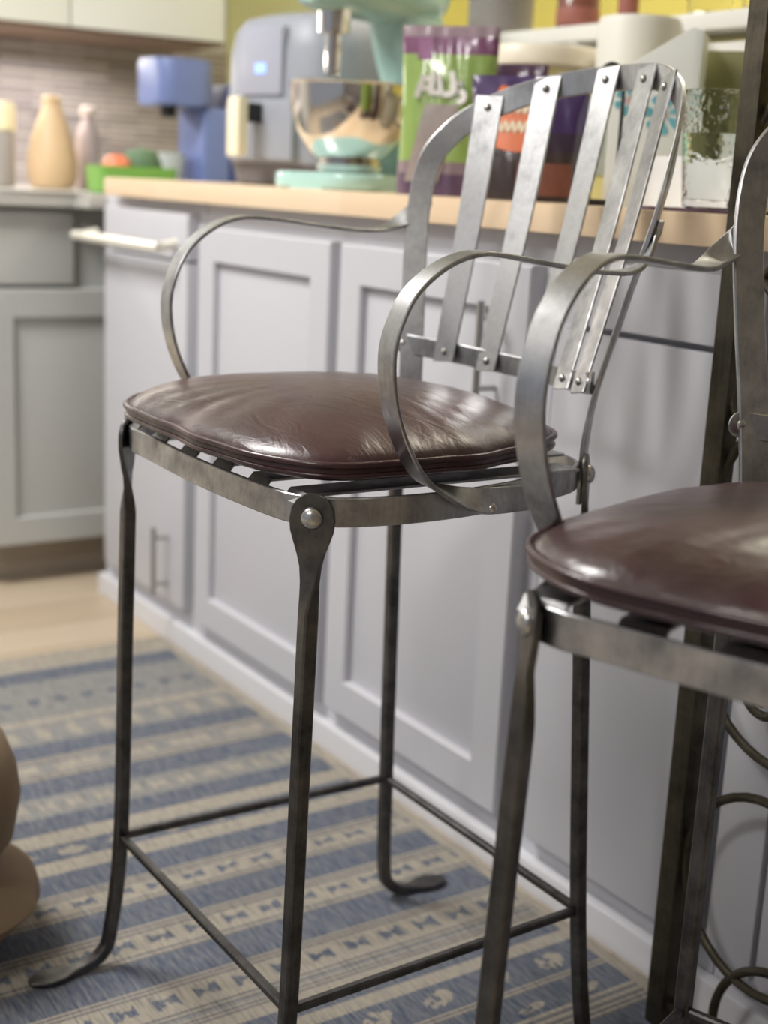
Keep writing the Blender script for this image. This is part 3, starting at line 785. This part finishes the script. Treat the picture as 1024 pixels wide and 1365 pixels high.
# ------------------------------------------------------------------ bags of food
def pouch(w_, h_, d_, n=26):
    """pillow pouch standing on its base; returns bmesh and the front-surface function (u, v in -1..1 / 0..1)"""
    def thick(u, v):
        return d_*(1-abs(u)**3.2)**.5*(1-v**2.2)**.55*(.80+.2*math.cos(3*v+u))+.0012
    def wv(v): return w_/2*(1-.05*math.sin(PI*v)**2)
    def front(u, v, off=0): return Vector((u*wv(v), -thick(u, v)/2-off, v*h_))
    bm = bmesh.new(); F, B = [], []
    for j in range(n+1):
        v = j/n; F.append([]); B.append([])
        for i in range(n+1):
            u = -1+2*i/n; p = front(u, v)
            wr = .0012*math.sin(17*u+5*v)*math.sin(9*v+3*u)
            F[-1].append(bm.verts.new(p+Vector((0, wr, 0)))); B[-1].append(bm.verts.new(Vector((p.x, -p.y, p.z))))
    for j in range(n):
        for i in range(n):
            bm.faces.new((F[j][i], F[j][i+1], F[j+1][i+1], F[j+1][i])); bm.faces.new((B[j][i+1], B[j][i], B[j+1][i], B[j+1][i+1]))
    for i in range(n):
        bm.faces.new((F[0][i+1], F[0][i], B[0][i], B[0][i+1])); bm.faces.new((F[n][i], F[n][i+1], B[n][i+1], B[n][i]))
    for j in range(n):
        bm.faces.new((F[j][0], F[j+1][0], B[j+1][0], B[j][0])); bm.faces.new((F[j+1][n], F[j][n], B[j][n], B[j+1][n]))
    return bm, front
def patch(front, fn, n=14, off=.0016):
    """printed patch lying on the pouch: fn maps the unit square to (u, v)"""
    bm = bmesh.new(); G = [[bm.verts.new(front(*fn(i/n, j/n), off)) for i in range(n+1)] for j in range(n+1)]
    for j in range(n):
        for i in range(n): bm.faces.new((G[j][i], G[j][i+1], G[j+1][i+1], G[j+1][i]))
    r = bmesh.ops.extrude_face_region(bm, geom=list(bm.faces))
    bmesh.ops.translate(bm, verts=[v for v in r['geom'] if isinstance(v, bmesh.types.BMVert)], vec=(0, .0012, 0))
    return bm
def foil(name, stops, rough=.28):
    m, nt, bs = newmat(name)
    sx = nt.nodes.new('ShaderNodeSeparateXYZ'); nt.links.new(coords(nt, 'Generated'), sx.inputs[0])
    nt.links.new(ramp(nt, sx.outputs[2], stops, 'CONSTANT' if len(stops) > 2 else 'LINEAR'), bs.inputs['Base Color'])
    bs.inputs['Roughness'].default_value = rough; bs.inputs['Coat Weight'].default_value = .4
    bump(nt, bs, noise(nt, coords(nt), 38, 3), .35, .003); return m
t = thing('food_bag', 'green and purple pouch with arched white lettering, leaning right of the mint mixer', 'bag', (-1.735, 1.245, ZC), math.radians(40))
bm, fr = pouch(.148, .245, .070)
obj('pouch', bm, foil('green_purple_foil', [(0, srgb(92, 70, 92)), (.13, srgb(134, 116, 122)), (.20, srgb(140, 166, 88)), (.83, srgb(118, 72, 104)), (.93, srgb(140, 120, 128))]), t)
obj('printed_picture', patch(fr, lambda a, b: (-.72+.72*a+.34*b, .08+.46*b)), paint('grey_print', srgb(152, 140, 134), .35, .35, 40), t)
obj('printed_picture', patch(fr, lambda a, b: (-.62+.30*a, .80+.12*b)), paint('purple_print', srgb(128, 70, 112), .35, .2, 40), t)
wh = paint('white_print', srgb(236, 234, 228), .4)
for i, ch in enumerate('PLUS'):
    bm = text_bm(ch, .044, .0012); a = math.radians(18-16*i)
    u, v = -.50+.30*i, .60-.014*(i-1.3)**2
    p = fr(u, v, .002)
    bmesh.ops.transform(bm, matrix=Matrix.Translation(p) @ Matrix.Rotation(-.5*u, 4, 'Z') @ Matrix.Rotation(-a, 4, 'Y').inverted() @ Matrix.Rotation(PI/2, 4, 'X'), verts=bm.verts)
    obj('lettering', bm, wh, t, smooth=False)
t = thing('food_bag', 'dark snack bag with orange label, between the green pouch and the clear tub', 'bag', (-1.515, 1.225, ZC), math.radians(38))
bm, fr = pouch(.165, .165, .075)
obj('pouch', bm, foil('dark_brown_foil', [(0, srgb(62, 50, 48)), (.40, srgb(58, 44, 62)), (.55, srgb(66, 46, 92))]), t)
obj('printed_label', patch(fr, lambda a, b: ((-.62+1.0*a)*(1-.25*(2*b-1)**2), .42+.50*b-.03*math.sin(PI*a))), paint('orange_print', srgb(222, 112, 56), .35, .2, 25), t)
obj('printed_picture', patch(fr, lambda a, b: (-.05+.9*a, .05+.26*b)), paint('reddish_brown_print', srgb(120, 74, 60), .35, .45, 60), t)
yp = paint('pale_yellow_print', srgb(240, 222, 190), .4)
for row in range(2):       # two rows of pale, unreadable letter strokes
    pts = [fr(-.46+.62*k/24, .74-.15*row+.038*math.sin(k*1.35+row), .0022) for k in range(25)]
    bm = sweep(bmesh.new(), catmull(pts, 4), (0, 1, 0), .0014, .0042)
    obj('lettering', bm, yp, t)
t = thing('food_bag', 'deep purple bag standing behind the gap between green pouch and dark snack bag', 'bag', (-1.735, 1.345, ZC), math.radians(40))
bm, fr = pouch(.14, .20, .042)
obj('pouch', bm, foil('plum_foil', [(0, srgb(60, 40, 58)), (1, srgb(78, 52, 76))]), t)
t = thing('carton', 'pale yellow and white carton behind the dark snack bag', 'carton', (-1.535, 1.42, ZC), math.radians(30))
obj('box', box(-.065, .065, -.03, .03, 0, .165, bev=.002), paint('pale_yellow_card', srgb(226, 218, 150), .6), t)
obj('printed_picture', box(-.05, .05, -.0315, -.030, .04, .150, bev=.0003), paint('grey_green_print', srgb(178, 186, 174), .5, .25, 30), t)

# clear tub with cream lid
t = thing('tub', 'clear plastic tub with cream lid behind the snack bags', 'tub', (-1.80, 1.475, ZC))
obj('body', lathe(bmesh.new(), [(.08, 0), (.088, .004), (.092, .214), (.090, .214), (.086, .006), (.01, .005)], n=48), M['clear'], t)
obj('lid', lathe(bmesh.new(), [(.094, .204), (.097, .206), (.097, .228), (.092, .236), (.084, .234), (.01, .234)], n=48), paint('cream_plastic_lid', srgb(232, 222, 202), .4), t)
solid('oats', [(.02, .0), (.083, .002), (.084, .12), (.05, .125), (.01, .126)], (-1.80, 1.475, ZC+.006), paint('oat_flakes', srgb(196, 188, 170), .8, .2, 90), 'pale dry food filling the clear tub', 'food')['kind'] = 'stuff'

# white shelf riser at the back of the worktop with pots and bottles
t = thing('shelf', 'long white two-tier shelf standing along the back of the butcher block', 'shelf', (-1.9, 1.70, ZC))
ms = paint('white_shelf_paint', srgb(232, 230, 224), .5, .02)
obj('board', box(-.64, .62, -.085, .085, .266, .292, bev=.002), ms, t)
obj('board', box(-.64, .62, -.085, .085, .212, .246, bev=.002), ms, t)
for x in (-.62, 0, .60): obj('upright', box(x-.012, x+.012, -.08, .08, 0, .211), ms, t)
for x in (-.62, 0, .60): obj('spacer', box(x-.012, x+.012, -.08, .08, .2465, .2655), ms, t)
ZS = ZC+.292
t = thing('pot', 'dark grey cylindrical pot on the white shelf', 'pot', (-2.21, 1.70, ZS))
obj('body', lathe(bmesh.new(), [(.055, 0), (.062, .003), (.063, .085), (.067, .088), (.067, .098), (.063, .098), (.060, .08), (.01, .078)]), paint('grey_stoneware', srgb(128, 124, 120), .5), t)
obj('soil', lathe(bmesh.new(), [(.01, .0785), (.059, .0785), (.058, .088), (.01, .090)]), paint('dark_soil', srgb(70, 58, 48), .9, .3, 60), t)
for i, (x, rr, hh, lab) in enumerate(((-1.985, .038, .10, 'stout reddish-brown jar on the white shelf, first right of the grey pot'), (-1.855, .017, .15, 'thin dark brown bottle on the white shelf behind the white canister'))):
    t = thing('bottle', lab, 'bottle', (x, 1.70, ZS))
    obj('body', lathe(bmesh.new(), [(rr*.8, 0), (rr, .004), (rr, hh*.62), (rr*.8, hh*.75), (rr*.45, hh*.85), (rr*.42, hh*1.1)]), paint('reddish_brown_glass', srgb(124, 78, 66), .2, .1), t)
    obj('label_band', lathe(bmesh.new(), [(rr+.0005, hh*.12), (rr+.001, hh*.13), (rr+.001, hh*.40), (rr+.0005, hh*.41)], cap=False), paint('rust_label', srgb(150, 92, 80), .6), t)
    obj('cap', lathe(bmesh.new(), [(rr*.48, hh*1.1), (rr*.5, hh*1.11), (rr*.5, hh*1.25), (rr*.4, hh*1.27)]), paint('brown_cap', srgb(84, 56, 46), .5), t)
for i, (x, lab) in enumerate(((-1.645, 'clear drinking glass on the shelf, left of two beside the iron post'), (-1.53, 'clear drinking glass on the shelf, nearest the iron post'))):
    solid('drinking_glass', [(.028, 0), (.034, .003), (.040, .11), (.038, .11), (.032, .008), (.005, .007)], (x, 1.68, ZS), M['clear'], lab, 'glass', group='glasses on the white shelf')

# white canister and flowered gable carton
solid('canister', [(.05, 0), (.062, .004), (.064, .27), (.060, .278), (.02, .28)], (-1.645, 1.535, ZC), paint('white_matte_canister', srgb(226, 224, 214), .5), 'tall plain white canister behind the flowered carton', 'canister')
t = thing('gable_carton', 'white gable-top carton printed with teal flowers, behind the left stool back', 'carton', (-1.385, 1.335, ZC), math.radians(40))
mw = paint('white_card', srgb(226, 228, 222), .5)
bm = bmesh.new(); prism(bm, [(-.056, 0), (.056, 0), (.056, .222), (.042, .226), (-.056, .165)], (0, .04, 0), (1, 0, 0), (0, 0, 1), .090, .002)
obj('body', bm, mw, t)
tl = paint('teal_print', srgb(108, 178, 190), .5); pk = paint('pink_print', srgb(206, 168, 164), .5)
def flower(cx, cz, r, start):
    for k in range(7):
        a = start+2*PI*k/7
        out = [(cx+r*(.28+.72*u)*math.cos(a+dv), cz+r*(.28+.72*u)*math.sin(a+dv)) for u, dv in ((0, -.12), (.55, -.30), (.9, -.27), (1, 0), (.9, .27), (.55, .30), (0, .12))]
        obj('petal', prism(bmesh.new(), out, (0, -.0500, 0), (1, 0, 0), (0, 0, 1), .0008), tl, t, smooth=False)
    obj('flower_centre', prism(bmesh.new(), [(cx+r*.24*math.cos(b), cz+r*.24*math.sin(b)) for b in [2*PI*k/12 for k in range(12)]], (0, -.0500, 0), (1, 0, 0), (0, 0, 1), .0008), pk, t, smooth=False)
flower(.014, .118, .026, .3); flower(-.031, .134, .020, .8)
# black wire loop
t = thing('wire_holder', 'slim black wire loop holder on the butcher block edge', 'holder', (-1.335, 1.205, ZC), math.radians(45))
obj('foot', box(-.022, .022, -.018, .018, 0, .008, bev=.003), M['dark'], t)
bm = bmesh.new(); tube(bm, catmull([Vector(p) for p in ((-.016, 0, .007), (-.0165, 0, .08), (-.016, 0, .15), (-.011, 0, .166), (0, 0, .172), (.011, 0, .166), (.016, 0, .15), (.0165, 0, .08), (.016, 0, .007))], 6), .0024)
obj('loop', bm, M['dark'], t)
# low white box, tumbler, booklet
tag(obj('box', box(-1.31, -1.03, 1.25, 1.27, ZC, ZC+.064, bev=.002), paint('white_card_box', srgb(240, 240, 238), .5)), 'low white box lying behind the tumbler of water', 'box')
t = thing('tumbler', 'tall hammered glass tumbler of water beside the iron post', 'glass', (-1.135, 1.185, ZC+.004))
obj('glass', lathe(bmesh.new(), [(.022, 0), (.0285, .002), (.031, .03), (.039, .128), (.0375, .1285), (.0365, .126), (.0288, .032), (.026, .010), (.004, .009)], n=56), M['glass'], t)
obj('water', lathe(bmesh.new(), [(.004, .0095), (.0255, .0105), (.0284, .032), (.0335, .082), (.004, .082)], n=56), M['water'], t)
tag(obj('booklet', box(-1.19, -1.055, 1.135, 1.245, ZC, ZC+.004, bev=.0008), paint('plum_cover', srgb(96, 70, 84), .4)), 'thin plum booklet under the tumbler', 'booklet')
t = thing('cereal_box', 'olive green box standing behind the tumbler', 'box', (-1.35, 1.47, ZC), math.radians(35))
obj('carton', box(-.09, .09, -.03, .03, 0, .208, bev=.002), paint('olive_card', srgb(124, 122, 74), .5), t)
obj('side_band', box(.0902, .0915, -.028, .028, .002, .206), paint('teal_card', srgb(80, 130, 130), .5), t)
t = thing('tin', 'mint green tin right of the iron post', 'tin', (-1.16, 1.36, ZC))
obj('body', box(-.03, .11, 0, .09, 0, .155, bev=.004), paint('mint_tin', srgb(150, 206, 184), .4), t)
obj('lid', box(-.032, .112, -.002, .092, .1552, .175, bev=.004), paint('mint_tin_lid', srgb(170, 214, 196), .4), t)
